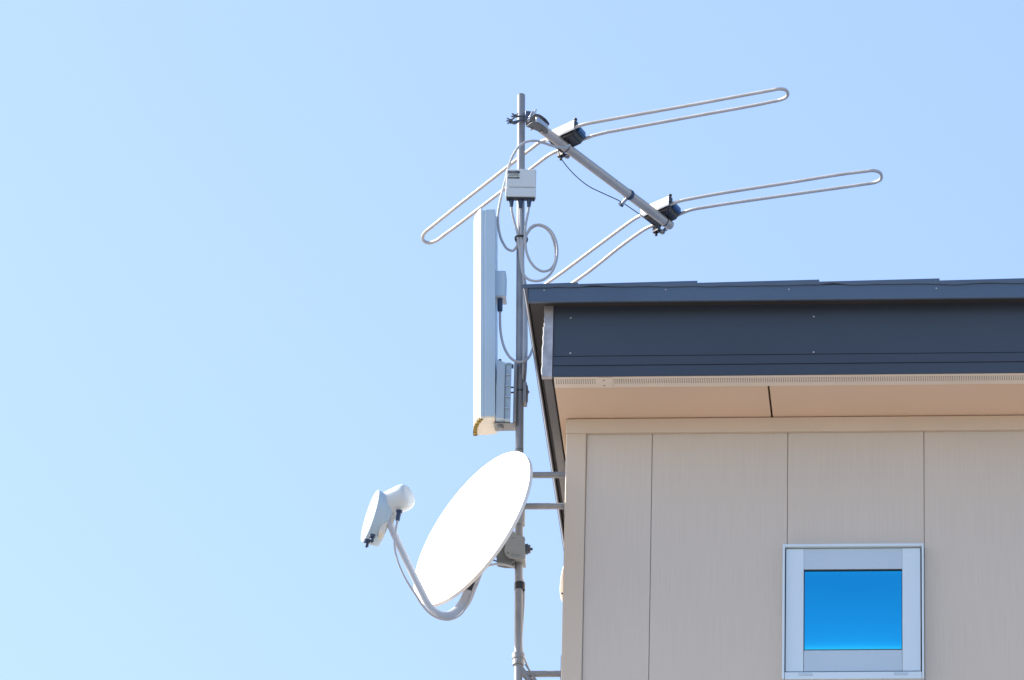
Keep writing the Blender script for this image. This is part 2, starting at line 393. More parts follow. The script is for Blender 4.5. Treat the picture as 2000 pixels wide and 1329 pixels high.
# overlapping roof sheets: each lap climbs to the right and drops at the joint, their folded noses a bit wavy
lap = [at(px, 552, YD).x for px in (1021, 1129, 1362, 1600, 1835)]
while lap[-1] < XR+0.2: lap.append(lap[-1]+0.39)
for i, (a, b) in enumerate(zip(lap, lap[1:])):
    w = MB(); n = 28; ring = []
    la = 0.0 if i else 0.0
    for j in range(n+1):
        t = j/n; xx = a+(b-a)*t; zt = zd1 + (0.0005 + 0.0075*t if i else 0.001+0.005*t) 
        wob = 0.0009*math.sin(7*t+i*2.1)+0.0007*math.sin(17*t+i) 
        if i: wob += 0.006*math.exp(-((t-0.12)/0.09)**2)*(-1 if i % 2 else 0.7)
        ring.append((xx, zt, wob))
    vs0 = []
    for xx, zt, wob in ring:
        y1_ = YB+0.3
        col = [(xx, YD-0.004, zd1-0.0115-wob), (xx, YD-0.006, zd1-0.006-wob*0.5), (xx, YD-0.005, zt-0.001), (xx, YD-0.001, zt), (xx+K*(y1_-YD), y1_, zt-T*(y1_-YD)), (xx+K*(y1_-YD), y1_, zt-0.004-T*(y1_-YD)), (xx, YD+0.02, zd1-0.008)]
        vs0.append([w.bm.verts.new(c) for c in col])
    for p, q in zip(vs0, vs0[1:]):
        for k in range(7): w.bm.faces.new((p[k], p[(k+1)%7], q[(k+1)%7], q[k]))
    w.bm.faces.new(vs0[0]); w.bm.faces.new(vs0[-1][::-1])
    w.build('roof_sheet', 'roof', roof)
w = MB(); xo = at(1021, 554, YD).x; xi = at(1031, 560, YD).x
runner(w, [(xo, zd1-0.001), (xi, zd1-0.001), (xi+0.0005, zd0+0.004), (xi-0.004, zd0+0.004)], YD-0.003, YB+0.32)
w.build('verge_flashing', 'verge', house, bevel=0.001, seg=1)

# window
def wrect(mb, px0, py0, px1, py1, yf, yb):
    a = at(px0, (py0+py1)/2, yf).x; b = at(px1, (py0+py1)/2, yf).x
    mb.box((a, yf, at(1668, py1, yf).z), (b, yb, at(1668, py0, yf).z))
w = MB(); yw = -0.030
wrect(w, 1528, 1062, 1532.5, 1326, yw, 0.06); wrect(w, 1800.5, 1062, 1804.5, 1326, yw, 0.06)
wrect(w, 1532.7, 1062, 1800.3, 1067, yw, 0.06); wrect(w, 1532.7, 1312.5, 1800.3, 1326, yw+0.001, 0.06)
win = w.build('window', 'winframe', house, bevel=0.001)
w = MB(); wrect(w, 1533, 1068, 1800, 1312, -0.004, 0.05); w.build('frame_rebate', 'gasket', win)
w = MB(); wrect(w, 1534.8, 1071.5, 1569.5, 1311, -0.019, -0.0045); w.build('sash_stile', 'winframe', win, bevel=0.0012)
w = MB(); wrect(w, 1762.5, 1071.5, 1798, 1311, -0.019, -0.0045); w.build('sash_stile', 'winframe', win, bevel=0.0012)
w = MB(); wrect(w, 1569.8, 1071.5, 1762.2, 1112, -0.0175, -0.0045); w.build('sash_rail', 'winrail', win, bevel=0.0012)
w = MB(); wrect(w, 1569.8, 1270, 1762.2, 1311, -0.0175, -0.0045); w.build('sash_rail', 'winrail', win, bevel=0.0012)
w = MB()                                # glazing gasket as a thin dark frame
wrect(w, 1569.8, 1112.1, 1762.2, 1114, -0.0165, -0.0045); wrect(w, 1569.8, 1268.6, 1762.2, 1269.9, -0.0165, -0.0045)
wrect(w, 1569.8, 1114, 1571.4, 1268.6, -0.0165, -0.0045); wrect(w, 1761, 1114, 1762.2, 1268.6, -0.0165, -0.0045)
w.build('gasket', 'gasket', win)
# pane: slightly drawn in at its top and bottom edges, as sealed units are
w = MB(); a = at(1571.4, 1190, -0.013); b = at(1761, 1190, -0.013); zt, zb = at(1668, 1114, -0.013).z, at(1668, 1268.6, -0.013).z
nx, nz = 24, 60; gv = []
for j in range(nz+1):
    v = j/nz; z = zb+(zt-zb)*v; row = []
    for i in range(nx+1):
        u = i/nx; x = a.x+(b.x-a.x)*u
        e = -0.0010*(math.exp(-(1-v)/0.035)) + 0.0017*math.exp(-v/0.05)
        bow = 0.0050*4*v*(1-v)*(0.85+0.6*u*(1-u))
        row.append(w.bm.verts.new((x, -0.0105+e-bow, z)))
    gv.append(row)
for j in range(nz):
    for i in range(nx):
        f = w.bm.faces.new((gv[j][i], gv[j][i+1], gv[j+1][i+1], gv[j+1][i])); f.smooth = True
ge = bmesh.ops.extrude_face_region(w.bm, geom=w.bm.faces[:])
bmesh.ops.translate(w.bm, verts=[q for q in ge['geom'] if isinstance(q, bmesh.types.BMVert)], vec=(0, 0.004, 0))
w.build('pane', 'glass', win, sharp=60)
for pa, pb in ((1560, 1587), (1746, 1773)):
    w = MB(); wrect(w, pa, 1314, pb, 1319, yw-0.0006, yw+0.004); w.build('drain_cover', 'winrail', win, bevel=0.0004)

# vent hood on the gable wall
w = MB(); c = at(1100, 1135, 0.25)
prof = [(0.0, 0.062), (-0.006, 0.055), (-0.013, 0.03), (-0.0155, 0.0), (-0.0155, -0.035), (-0.013, -0.05), (-0.006, -0.058), (0.0, -0.058)]
prof = [(-0.0045+px_, pz_) for px_, pz_ in prof] + [(-0.0045, -0.058), (-0.0045, 0.062)]
vh = thing('vent_hood', (-0.005, 0.25, c.z), 'cream rounded hood peeking past the house corner low on the gable wall', 'vent hood')
xg = -0.0045
pts = [(at(px, py, 0.25).x, 0.25, at(px, py, 0.25).z) for px, py in ((1104, 1100), (1100, 1106), (1097, 1117), (1094.5, 1132), (1093, 1150), (1093.5, 1158), (1096.5, 1164), (1100, 1166), (1104, 1166))]
pts = [(min(p[0], xg), p[1], p[2]) for p in pts]
seen = []
for p in pts:
    if not seen or (Vector(p)-Vector(seen[-1])).length > 0.001: seen.append(p)
w.prism(seen, (0, 0.05, 0)); w.build('hood', 'cream', vh, bevel=0.003, seg=3)
p = at(1098.5, 1160, 0.25); w = MB(); w.cyl((p.x-0.0005, 0.2475, p.z), (p.x-0.0005, 0.252, p.z), 0.003, seg=10); w.build('drain_hole', 'black', vh)

# ------------------------------------------------------------------ mast and its wall brackets
YM = 0.12; MR = 0.0132
m_top, m_bot = at(1018, 188, YM), at(1012.3, 1300, YM)
md = (m_top-m_bot).normalized()
m_end = m_bot - md*1.6
mast = thing('antenna_mast', m_end, 'tall grey steel pole standing beside the roof edge', 'mast')
def mx(py):                             # point on the mast axis at image height py
    lo, hi = 0.0, 1.0
    for _ in range(40):
        t = (lo+hi)/2; p = m_bot.lerp(m_top, t); q = p-CAM
        y = 664.5-FPX*q.dot(UP)/q.dot(FWD)
        if y > py: lo = t
        else: hi = t
    return m_bot.lerp(m_top, lo)
w = MB(); w.cyl(m_end, m_top, MR, seg=32); w.build('pole', 'galv', mast)
w = MB(); w.cyl(m_top-md*0.0005, m_top+md*0.004, MR*0.93, seg=24); w.build('pole_cap', 'darkgrey', mast)
w = MB(); w.ring(mx(880), md, MR*0.98, MR*1.03, 0.006); w.build('pole_seam', 'darkgrey', mast)

def arm(mb, px0, py0, py1, y=YM, half=0.0105):
    p = at(px0, py0, y); q = Vector((-0.0045, y, at(1101, py1, y).z))
    mb.cyl(p, q, half, seg=20)
wb = thing('wall_bracket', at(1100, 960, YM), 'grey two-armed bracket holding the pole at the level of the dish top', 'bracket', 'brackets fixing the pole to the wall')
w = MB(); arm(w, 1014, 928.5, 928); w.build('arm', 'galv', wb)
w = MB(); arm(w, 1014, 989.5, 989); w.build('arm', 'galv', wb)
w = MB(); w.cyl(mx(914), mx(943), 0.0185, seg=28); w.build('clamp', 'galv', wb, bevel=0.001)
w = MB(); w.cyl(mx(981), mx(1027), 0.0195, seg=28)
p = mx(1003); w.cyl(p+Vector((-0.004,-0.019,0.0)), p+Vector((-0.004,-0.026,0.0)), 0.006, seg=12)
w.build('clamp', 'galv', wb, bevel=0.001)
w = MB(); p0 = at(1101, 958, YM); w.box((-0.0045, YM-0.03, p0.z-0.09), (-0.0085, YM+0.03, p0.z+0.09)); w.build('wall_plate', 'galv', wb)
wb2 = thing('wall_bracket', at(1100, 1318, YM), 'grey bracket with clamp and thin braces holding the pole at the photo bottom', 'bracket', 'brackets fixing the pole to the wall')
w = MB(); arm(w, 1014, 1317, 1316.5); w.build('arm', 'galv', wb2)
w = MB(); w.cyl(mx(1277), mx(1345), 0.0185, seg=28); w.cyl(mx(1277)-md*0.001, mx(1277)-md*0.02, 0.0205, seg=28)
p = mx(1295); w.cyl(p+Vector((0,-0.018,0)), p+Vector((0,-0.025,0)), 0.006, seg=12)
w.build('clamp', 'galv', wb2, bevel=0.001)
w = MB(); q = at(1101, 1420, YM); w.cyl(q+Vector((0.0,0,0)), mx(1420), 0.0105, seg=20); w.build('arm', 'galv', wb2)
for pa, pb in (((1026, 1298), (1092, 1395)), ((1040, 1326), (1096, 1372))):
    w = MB(); w.cyl(at(*pa, YM-0.012), at(*pb, YM-0.012), 0.003, seg=8); w.build('brace', 'galv', wb2)
w = MB(); w.box((-0.0045, YM-0.03, q.z-0.05), (-0.0085, YM+0.03, at(1101,1316,YM).z+0.05)); w.build('wall_plate', 'galv', wb2)

# ------------------------------------------------------------------ aerial with two folded elements
ZA = at(1100, 270, 0.19).z
ya = thing('yagi_antenna', mx(236), 'silver aerial with two bent loop elements on a slanting boom at the pole top', 'antenna')
b0 = lv(1058, 252, ZA-0.014); b1 = lv(1309, 441, ZA-0.014)
w = MB(); bd = (b1-b0).normalized(); w.cyl(b0, b1, 0.0158, seg=28); boom = w.build('boom', 'boom', ya, bevel=0.001)
for px, py in ((1188, 354.5), (1204, 353.5), (1206, 369)):
    w = MB(); p = lv(px, py, ZA-0.014); tocam = (CAM-p).normalized(); 
    c_ = b0 + bd*((p-b0).dot(bd)); off = p-c_
    nrm = (tocam*math.sqrt(max(0.0, 0.0158**2-off.length_squared)) + off).normalized()
    w.cyl(c_+nrm*0.0150, c_+nrm*0.0163, 0.0022, seg=8); w.build('screw', 'black', boom)
def dipole(NL, NR, FRr, FL, rods, tag_left):
    zc = ZA+0.018
    L = lambda p, z=zc: lv(p[0], p[1], z)
    nl, nr, fr, fl = L(NL), L(NR), L(FRr), L(FL)
    ax = (nr-nl).normalized(); ac = ((fr-nr)+(fl-nl)).normalized()
    up = Vector((0,0,1))
    w = MB()                            # housing: tapered tub under the rods
    top = [nl, nr, fr, fl]; cen = sum(top, Vector())/4
    q = []
    for p in top: q.append(p+up*0.014)
    for p in top: q.append(p-up*0.004)
    for p in top: q.append(cen+(p-cen)*0.80-up*0.022)
    w.hull(q); hs = w.build('element_housing', 'black', ya, bevel=0.004, seg=3)
    w = MB()                            # white folded plate on the near long side
    cl = nl-ax*0.004; cr_ = nr+ax*0.004
    prof = [(-0.006, -0.012), (-0.010, -0.006), (-0.010, 0.020), (-0.004, 0.026), (0.012, 0.026), (0.012, 0.022), (-0.003, 0.022), (-0.007, 0.018), (-0.007, -0.006), (-0.005, -0.011)]
    w.prism([cl+ac*a+up*b for a, b in prof], cr_-cl)
    w.build('cover_plate', 'plate', hs, bevel=0.0008, seg=1)
    w = MB(); e = cr_+ax*0.0015
    w.obox(e+ac*0.003+up*0.012, ax*0.0022, ac*0.010, up*0.010); w.ball(e-ac*0.002+up*0.026, 0.0065)
    w.build('plate_end', 'black', hs, bevel=0.001)
    w = MB(); ce = (nr*0.40+fr*0.60)
    w.hull([nr.lerp(fr, 0.28)-ax*0.018+up*0.020, nr.lerp(fr, 0.28)+ax*0.010+up*0.015, nr.lerp(fr,0.28)+ax*0.012-up*0.004, nr.lerp(fr,0.28)-ax*0.018-up*0.004,
            fr-ac*0.004-ax*0.022+up*0.022, fr-ac*0.004+ax*0.008+up*0.016, fr-ac*0.004+ax*0.010-up*0.006, fr-ac*0.004-ax*0.022-up*0.006])
    w.build('housing_cap', 'skysheen', hs, bevel=0.004, seg=3)
    w = MB(); p = fl+ac*0.006-up*0.012
    w.obox(p, ax*0.014, ac*0.010, up*0.012); w.cyl(p-ax*0.002-up*0.01, p-ax*0.002-up*0.024, 0.005, seg=10); w.build('cable_port', 'black', hs, bevel=0.002)
    w = MB(); p = fl+ac*0.010+ax*0.022-up*0.020
    w.cyl(p, p+ac*0.014-up*0.006, 0.0058, seg=6); w.ring(p+ac*0.006-up*0.004, ac, 0.005, 0.0105, 0.004, seg=12)
    w.cyl(p+ax*0.014, p+ax*0.014+ac*0.012, 0.005, seg=6); w.build('nut', 'zinc', hs)
    cen2 = nl.lerp(fr, 0.5)
    w = MB(); qq = b0+bd*((cen2-b0).dot(bd)); w.tube([qq-ax*0.016+up*0.012, qq-ax*0.0165-up*0.004, qq-up*0.0175, qq+ax*0.0165-up*0.004, qq+ax*0.016+up*0.012], 0.0022, seg=6, sub=4); w.build('boom_strap', 'steel', hs)
    for rod in rods:
        w = MB(); w.tube([lv(x, y, zc) for x, y in rod], 0.0058, seg=12, sub=5); w.build('loop_rod', 'alu', ya)
r1 = [(1112, 253.5), (1123, 249), (1132, 245.8), (1145, 242.3), (1165, 238.5), (1350, 205.4), (1505, 177), (1522, 174), (1533, 175.5), (1538.5, 182.5), (1536, 190), (1524, 195.5), (1508, 199), (1360, 226.6), (1205, 255), (1186, 258.5), (1170, 262.3), (1158, 265.5), (1147, 269.5), (1138, 273)]
l1 = [(1085, 263.5), (1072, 271), (1061, 275.6), (1052, 280), (1040, 289), (960, 351), (842, 444.5), (830, 454.5), (825.5, 463), (828.5, 471.5), (838, 475), (850, 471.5), (868, 459), (960, 389.5), (1038, 329.5), (1060, 312.5), (1072, 304), (1082, 298.5), (1092, 294.5), (1104, 289)]
dipole((1070, 273), (1122, 249), (1142, 270), (1095, 293), (r1, l1), 0)
r2 = [(1296, 404.5), (1308, 400), (1318, 396.3), (1330, 392.5), (1346, 389.2), (1530, 359), (1690, 335), (1705, 333.5), (1716, 336), (1721.5, 344), (1719, 352), (1708, 357), (1692, 359.5), (1530, 382.5), (1372, 406), (1356, 408.8), (1344, 412), (1334, 416), (1324, 420.5)]
l2 = [(1269, 412.5), (1256, 419.8), (1246, 424.5), (1236, 430.5), (1222, 440.5), (1188, 465.5), (1075, 549), (1062, 558), (1052, 566), (1047, 575), (1050, 584), (1060, 587), (1072, 582), (1086, 574), (1128, 547), (1228, 470), (1246, 457.3), (1256, 450.5), (1267, 444.5), (1278, 440), (1290, 434.5)]
dipole((1255, 420), (1307, 397), (1328, 418), (1281, 441), (r2, l2), 0)
# clip round the boom that carries the thin black lead
w = MB(); pc = b0+bd*((lv(1226, 381, ZA-0.014)-b0).dot(bd)); w.ring(pc, bd, 0.0157, 0.0185, 0.013); cl = w.build('boom_clip', 'navy', ya)
w = MB(); pa = pc-Vector((0,0,0.014))-RIGHT*0.006; pb = lv(1213, 400, ZA-0.04)
d = (pb-pa).normalized(); w.obox((pa+pb)/2, d*((pb-pa).length/2), bd*0.006, d.cross(bd)*0.003); w.build('clip_tail', 'zinc', cl, bevel=0.001)
w = MB(); w.cyl(pb-bd*0.008, pb+bd*0.008, 0.006, seg=10); w.build('clip_eye', 'steel', cl)
# mast clamp: bent bolt with wing nuts, jaw and two leaf plates
w = MB(); c0 = mx(233)
rt = Vector((1,0,0)); fr_ = Vector((0,-1,0)); up = Vector((0,0,1))
jaw = c0+rt*0.020; 
w.obox(jaw+up*0.000+rt*0.002, rt*0.007, fr_*0.024, up*0.018); w.obox(jaw+rt*0.017+up*0.004, rt*0.012, fr_*0.018, up*0.016)
ck = w.build('mast_clamp', 'steel', ya, bevel=0.0015)
for (px0, py0, px1, py1) in ((1007, 228, 1030, 226.5), (996, 241, 1030, 231)):
    w = MB(); w.tube([at(px0, py0, YM-0.022), at((px0+px1)/2, (py0+py1)/2, YM-0.022), at(px1, py1, YM-0.020)], 0.0034, seg=8, sub=3); w.build('bolt', 'steel', ck)
w = MB(); w.tube([at(1001, 241, YM-0.024), at(1004, 242, YM-0.026), at(1011, 239, YM-0.026), at(1016, 234, YM-0.022)], 0.0032, seg=8, sub=3); w.build('bolt', 'steel', ck)
for px, py in ((1008, 227), (998.5, 236)):
    w = MB(); p = at(px, py, YM-0.022); w.cyl(p-rt*0.006, p+rt*0.005, 0.0062, seg=10)
    for a in (150, 185, 222):
        dd = RIGHT*math.cos(R_(a))+UP*math.sin(R_(a)); w.tube([p, p+dd*0.009, p+dd*0.0165], 0.0028, seg=6, sub=1)
    for a in (60,):
        dd = RIGHT*math.cos(R_(a))+UP*math.sin(R_(a)); w.tube([p, p+dd*0.012], 0.0026, seg=6, sub=1)
    w.build('wing_nut', 'steel', ck)
def leaf(pts, z, th, m_, name):
    w = MB(); P = [lv(x, y, z) for x, y in pts]; w.prism(P, (0, 0, th)); return w.build(name, m_, ck, bevel=0.001)
# lower leaf seen from below, upper leaf above the boom
def dense(p): 
    q = spline([Vector((a, b, 0)) for a, b in p], 4); return [(v.x, v.y) for v in q]
leaf(dense([(1028, 248), (1037, 241), (1048, 239.5), (1058, 244), (1067, 251), (1071, 257), (1070, 261), (1064, 262), (1050, 257), (1038, 252)]), ZA-0.033, 0.003, 'leafsteel', 'leaf_plate')
leaf(dense([(1036, 234), (1043, 224), (1053, 225), (1063, 231), (1070, 238), (1073, 244), (1070, 247), (1060, 243), (1048, 238)]), ZA+0.004, 0.003, 'steel', 'leaf_plate')
w = MB(); w.prism([lv(1046, 239, ZA-0.028), lv(1051, 238.5, ZA-0.028), lv(1071, 255, ZA-0.028), lv(1069, 258, ZA-0.028)], (0,0,0.020)); w.build('web', 'zinc', ck, bevel=0.001)
for px, py in ((1036, 228), (1043, 224)):
    w = MB(); p = at(px, py, YM-0.03); w.obox(p, rt*0.003, fr_*0.006, up*0.018+rt*0.007); w.build('clamp_tooth', 'zinc', ck, bevel=0.001)
for px, py in ((1038, 252), (1058, 257)):
    w = MB(); p = lv(px, py, ZA-0.034); w.cyl(p, p-up*0.004, 0.005, seg=6); w.build('bolt_head', 'zinc', ck)

# thin black lead between the elements
def cable(name, pts, r, m_, label, cat, group=None, seg=10):
    w = MB(); w.tube(pts, r, seg=seg, sub=8)
    return tag(w.build(name, m_), label, cat, group)
cable('thin_lead', [lv(x, y, ZA-0.02) for x, y in ((1091, 294), (1092, 301), (1098, 313), (1112, 331), (1130, 349), (1152, 365.5), (1180, 379), (1212, 394), (1232, 407), (1252, 421), (1268, 433), (1280, 440))], 0.0017, 'black',
      'thin black lead sagging below the aerial boom', 'cable')

# ------------------------------------------------------------------ booster box on the pole
bx = thing('booster_box', mx(385)+Vector((0,-0.05,0)), 'white plastic box with small dark label strapped to the pole front', 'booster box')
yb = YM-0.060
tl, tr, bl, br = at(987.5, 330.5, yb), at(1047.5, 329.5, yb), at(987.5, 384, yb), at(1047.5, 384, yb)
ang = R_(3.5); ex = Vector((math.cos(ang), math.sin(ang)*-0.0+math.sin(ang), 0)); ey = Vector((-math.sin(ang), math.cos(ang), 0)); ez = Vector((0,0,1))
cen = (tl+tr+bl+br)/4; hw = (tr-tl).length/2-0.001; zt_, zb_ = (tl.z+tr.z)/2, (bl.z+br.z)/2
zm = at(1017, 366, yb).z
def bxz(z): return Vector((cen.x, cen.y, z))
w = MB()
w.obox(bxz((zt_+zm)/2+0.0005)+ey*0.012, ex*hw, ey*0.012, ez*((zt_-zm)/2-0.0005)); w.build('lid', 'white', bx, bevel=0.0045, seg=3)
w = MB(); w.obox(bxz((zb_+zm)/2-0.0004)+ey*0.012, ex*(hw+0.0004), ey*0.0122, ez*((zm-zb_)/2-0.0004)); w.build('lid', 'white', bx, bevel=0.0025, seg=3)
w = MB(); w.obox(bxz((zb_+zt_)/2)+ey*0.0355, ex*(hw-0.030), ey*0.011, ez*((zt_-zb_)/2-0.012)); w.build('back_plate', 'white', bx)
w = MB(); w.obox(bxz(zb_-0.003)+ey*0.013, ex*(hw-0.003), ey*0.008, ez*0.0028); 
for sx in (-1, 1): w.obox(bxz(zb_-0.0055)+ex*sx*(hw-0.007)+ey*0.013, ex*0.003, ey*0.005, ez*0.004)
w.build('base_plate', 'black', bx, bevel=0.0008)
# the printed label
lw, lh = 0.0195*1.93/1.0, 0.0264
lc = at(1003.5, 342.3, yb); lc = bxz(lc.z)+ex*((lc-cen).dot(ex))-ey*0.0006
lx, lz = 0.0188, 0.0140
w = MB(); w.obox(lc, ex*lx, ey*0.0004, ez*lz*0.98); lab = w.build('label_plate', 'paper', bx)
w = MB(); w.obox(lc+ez*lz*0.66, ex*lx*1.0, ey*0.0007, ez*lz*0.32); w.obox(lc-ez*lz*0.82, ex*lx*1.0, ey*0.0007, ez*lz*0.16); w.build('label_band', 'ink', lab)
w = MB()
for (x0, x1, zz) in ((-0.85, 0.05, 0.83), (-0.85, 0.62, 0.56), (-0.75, 0.55, -0.82)):
    x = x0
    while x < x1:
        l = random.uniform(0.03, 0.11); w.obox(lc+ex*lx*(x+l/2)+ez*lz*zz-ey*0.0009, ex*lx*l/2, ey*0.0002, ez*lz*(0.04 if zz > 0 else 0.025)); x += l+0.025
w.build('small_print', 'paper', lab)
def text_mesh(txt, org, ex_, ez_, height, width, th, name, m_, parent):
    cu = bpy.data.curves.new('lettering', 'FONT'); cu.body = txt; cu.size = 1.0; cu.extrude = 0.0
    to = bpy.data.objects.new('lettering', cu); scene.collection.objects.link(to)
    bpy.context.view_layer.update()
    me = bpy.data.meshes.new_from_object(to.evaluated_get(bpy.context.evaluated_depsgraph_get()))
    bpy.data.objects.remove(to); bpy.data.curves.remove(cu)
    X = [v.co.x for v in me.vertices]; Y = [v.co.y for v in me.vertices]
    w = MB(); vs_ = []
    nrm = ez_.cross(ex_).normalized()
    for v in me.vertices:
        u = (v.co.x-min(X))/(max(X)-min(X))-0.5; t = (v.co.y-min(Y))/(max(Y)-min(Y))-0.5
        vs_.append(w.bm.verts.new(org+ex_*u*width+ez_*t*height))
    for p in me.polygons:
        try: w.bm.faces.new([vs_[i] for i in p.vertices])
        except ValueError: pass
    bpy.data.meshes.remove(me)
    ge = bmesh.ops.extrude_face_region(w.bm, geom=w.bm.faces[:])
    bmesh.ops.translate(w.bm, verts=[q for q in ge['geom'] if isinstance(q, bmesh.types.BMVert)], vec=nrm*th)
    return w.build(name, m_, parent)
text_mesh('UV770', lc-ez*lz*0.14-ey*0.0006, ex, ez, 0.0072, 0.030, -0.0003, 'lettering', 'ink', lab)
for px, py1 in ((998.5, 402), (1016.5, 405), (1034, 402.5)):
    a = at(px, 384.5, yb+0.016); b = at(px+(0.3 if px < 1020 else -1.2), py1+2, yb+0.020)
    w = MB(); w.cyl(a, a.lerp(b, 0.45), 0.0095, 0.0085, seg=16); w.cyl(a.lerp(b, 0.45), b, 0.0082, 0.0056, seg=16); w.build('cable_boot', 'navy', bx)

# ------------------------------------------------------------------ flat panel aerial
fp = thing('panel_antenna', at(950, 848, YM), 'slim white panel aerial standing upright left of the pole, stained at its foot', 'antenna')
yn, yfar = YM-0.055, YM+0.075           # near and far long edges
def pcol(px, py0, py1, y):
    a = at(px, py0, y); b = at(px, py1, y); return Vector((a.x, y, a.z)), Vector((b.x, y, b.z))
ztop = at(950, 410, yn).z; zbot = at(950, 813, yn).z
xn0 = at(938.5, 812, yn).x; xn1 = at(967.3, 812, yn).x; xn1b = xn1
xf0 = at(926, 845, yfar).x; xf1 = xf0 + (xn1-xn0)*0.95
w = MB(); n = 10; prof = []
for i in range(n+1):                    # bowed front from far edge to near edge
    t = i/n; yy = yfar+(yn-yfar)*t; xx = xf0+(xn0-xf0)*t; bow = 0.010*(4*t*(1-t))
    prof.append((xx-bow, yy))
prof += [(xn0+0.010, yn-0.001), (xn0+0.0105, yn+0.0005), (xn0+0.014, yn+0.0005), (xn0+0.0145, yn-0.0022), (xn1, yn-0.0022), (xn1, yfar-0.01), (xf1, yfar)]
lean = Vector((at(967.2, 412, yn).x-xn1b, 0, ztop-zbot))
w.prism([(x, y, zbot) for x, y in prof], lean)
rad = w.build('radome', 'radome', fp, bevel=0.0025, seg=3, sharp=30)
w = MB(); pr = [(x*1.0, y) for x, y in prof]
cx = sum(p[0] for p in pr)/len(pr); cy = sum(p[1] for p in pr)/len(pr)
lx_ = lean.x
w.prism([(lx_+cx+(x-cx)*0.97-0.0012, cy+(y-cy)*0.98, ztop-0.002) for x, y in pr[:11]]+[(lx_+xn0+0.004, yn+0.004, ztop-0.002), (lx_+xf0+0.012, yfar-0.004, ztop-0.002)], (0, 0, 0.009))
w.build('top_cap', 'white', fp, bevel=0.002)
w = MB(); w.prism([(cx+(x-cx)*0.97, cy+(y-cy)*0.97, zbot-0.006) for x, y in pr], (0, 0, 0.0075)); bc = w.build('bottom_cap', 'cream', fp, bevel=0.002)
w = MB()
for i in range(9):
    t = 0.04+0.92*i/9; t2 = t+0.085
    pts = []
    for tt in (t, t2):
        yy = yfar+(yn-yfar)*tt; xx = xf0+(xn0-xf0)*tt-0.010*(4*tt*(1-tt)); pts += [(xx-0.0012, yy), (xx+0.012, yy)]
    dz = random.uniform(-0.002, 0.001)
    w.hull([(x, y, zbot-0.009+dz) for x, y in pts]+[(x, y, zbot+0.002) for x, y in pts])
w.build('stained_edge', 'stain', bc)
# socket box, boot
w = MB(); a = at(968, 534, YM-0.02); b = at(987.5, 583, YM-0.02)
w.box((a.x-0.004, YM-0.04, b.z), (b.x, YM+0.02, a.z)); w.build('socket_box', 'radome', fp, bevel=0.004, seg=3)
w = MB(); w.box((a.x, YM-0.041, b.z-0.003), (b.x+0.002, YM+0.021, b.z-0.0004)); w.build('socket_lip', 'white', fp, bevel=0.001)
w = MB(); p = at(976.5, 585, YM-0.022); q = at(976.5, 607, YM-0.022); w.cyl(p, q, 0.0088, 0.0085, seg=16); w.cyl(q, q+(q-p)*0.12, 0.006, seg=12); w.build('cable_boot', 'navy', fp)
# rear mount housing
zt2, zb2 = at(980, 707, yn).z, at(980, 816, yn).z
xa, xb, xc = xn1+0.0005, at(986, 760, yn+0.01).x, at(997, 760, yn+0.012).x
w = MB(); w.hull([(xa, y, zt2+0.012) for y in (yn+0.002, YM+0.05)]+[(xb, y, zt2) for y in (yn+0.006, YM+0.045)]+[(xa, y, zb2) for y in (yn+0.002, YM+0.05)]+[(xb, y, zb2) for y in (yn+0.006, YM+0.045)])
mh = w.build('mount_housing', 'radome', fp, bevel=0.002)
w = MB(); w.box((xb+0.0005, yn+0.016, zb2+0.001), (xc-0.0005, YM-0.018, zt2-0.002))
for k in range(6):
    zz = zb2+(zt2-zb2)*k/5; w.box((xb+0.0008, yn+0.009, zz-0.0018), (xc, YM-0.018, zz+0.0018))
w.box((xc, yn+0.009, zb2), (xc+0.002, yn+0.012, zt2)); w.build('ribbed_back', 'radome', mh, bevel=0.0006)
w = MB(); p = at(976.5, 706, yn+0.02); w.cyl(p-up*0.004, p+up*0.006, 0.005, seg=8); w.build('screw', 'black', mh)
# L bracket, knob and clamp to the pole
zt3, zb3 = at(1004, 709, YM-0.03).z, at(1004, 822, YM-0.03).z
x1_, x2_ = at(1003.0, 770, YM-0.03).x, at(1009, 770, YM-0.03).x
w = MB(); w.box((x1_, YM-0.034, zb3-0.004), (x2_, YM+0.03, zt3)); lb = w.build('mount_bracket', 'galv', fp, bevel=0.0015)
w = MB(); w.box((at(966, 826, YM).x, YM-0.026, zb3-0.0075), (x2_-0.001, YM+0.03, zb3-0.0045)); w.build('foot_plate', 'galv', lb, bevel=0.0008)
w = MB(); p = at(978, 826, YM-0.01); w.cyl((p.x, YM-0.008, zb3-0.008), (p.x, YM-0.008, zb3-0.020), 0.0095, seg=18); w.build('knob', 'galv', lb, bevel=0.001)
for py in (757, 767, 716):
    w = MB(); p = at(996, py, YM-0.02); q = at(1003, py, YM-0.02); w.cyl(p, q, 0.0028 if py > 720 else 0.0075, seg=10); w.build('bolt', 'black' if py > 720 else 'steel', lb)
w = MB(); a = at(1022.5, 752, YM); b = at(1030.5, 790, YM); w.box((a.x, YM-0.022, b.z), (b.x-0.003, YM+0.022, a.z)); w.box((b.x-0.003, YM-0.014, b.z+0.012), (b.x, YM+0.014, a.z-0.008))
w.cyl((b.x, YM-0.006, (a.z+b.z)/2+0.006), (b.x+0.005, YM-0.006, (a.z+b.z)/2+0.006), 0.0055, seg=6); w.build('clamp_plate', 'galv', lb, bevel=0.002)
w = MB(); w.ring(mx(765), md, MR*0.99, MR*1.06, 0.005); w.build('clamp_bolt', 'steel', lb)

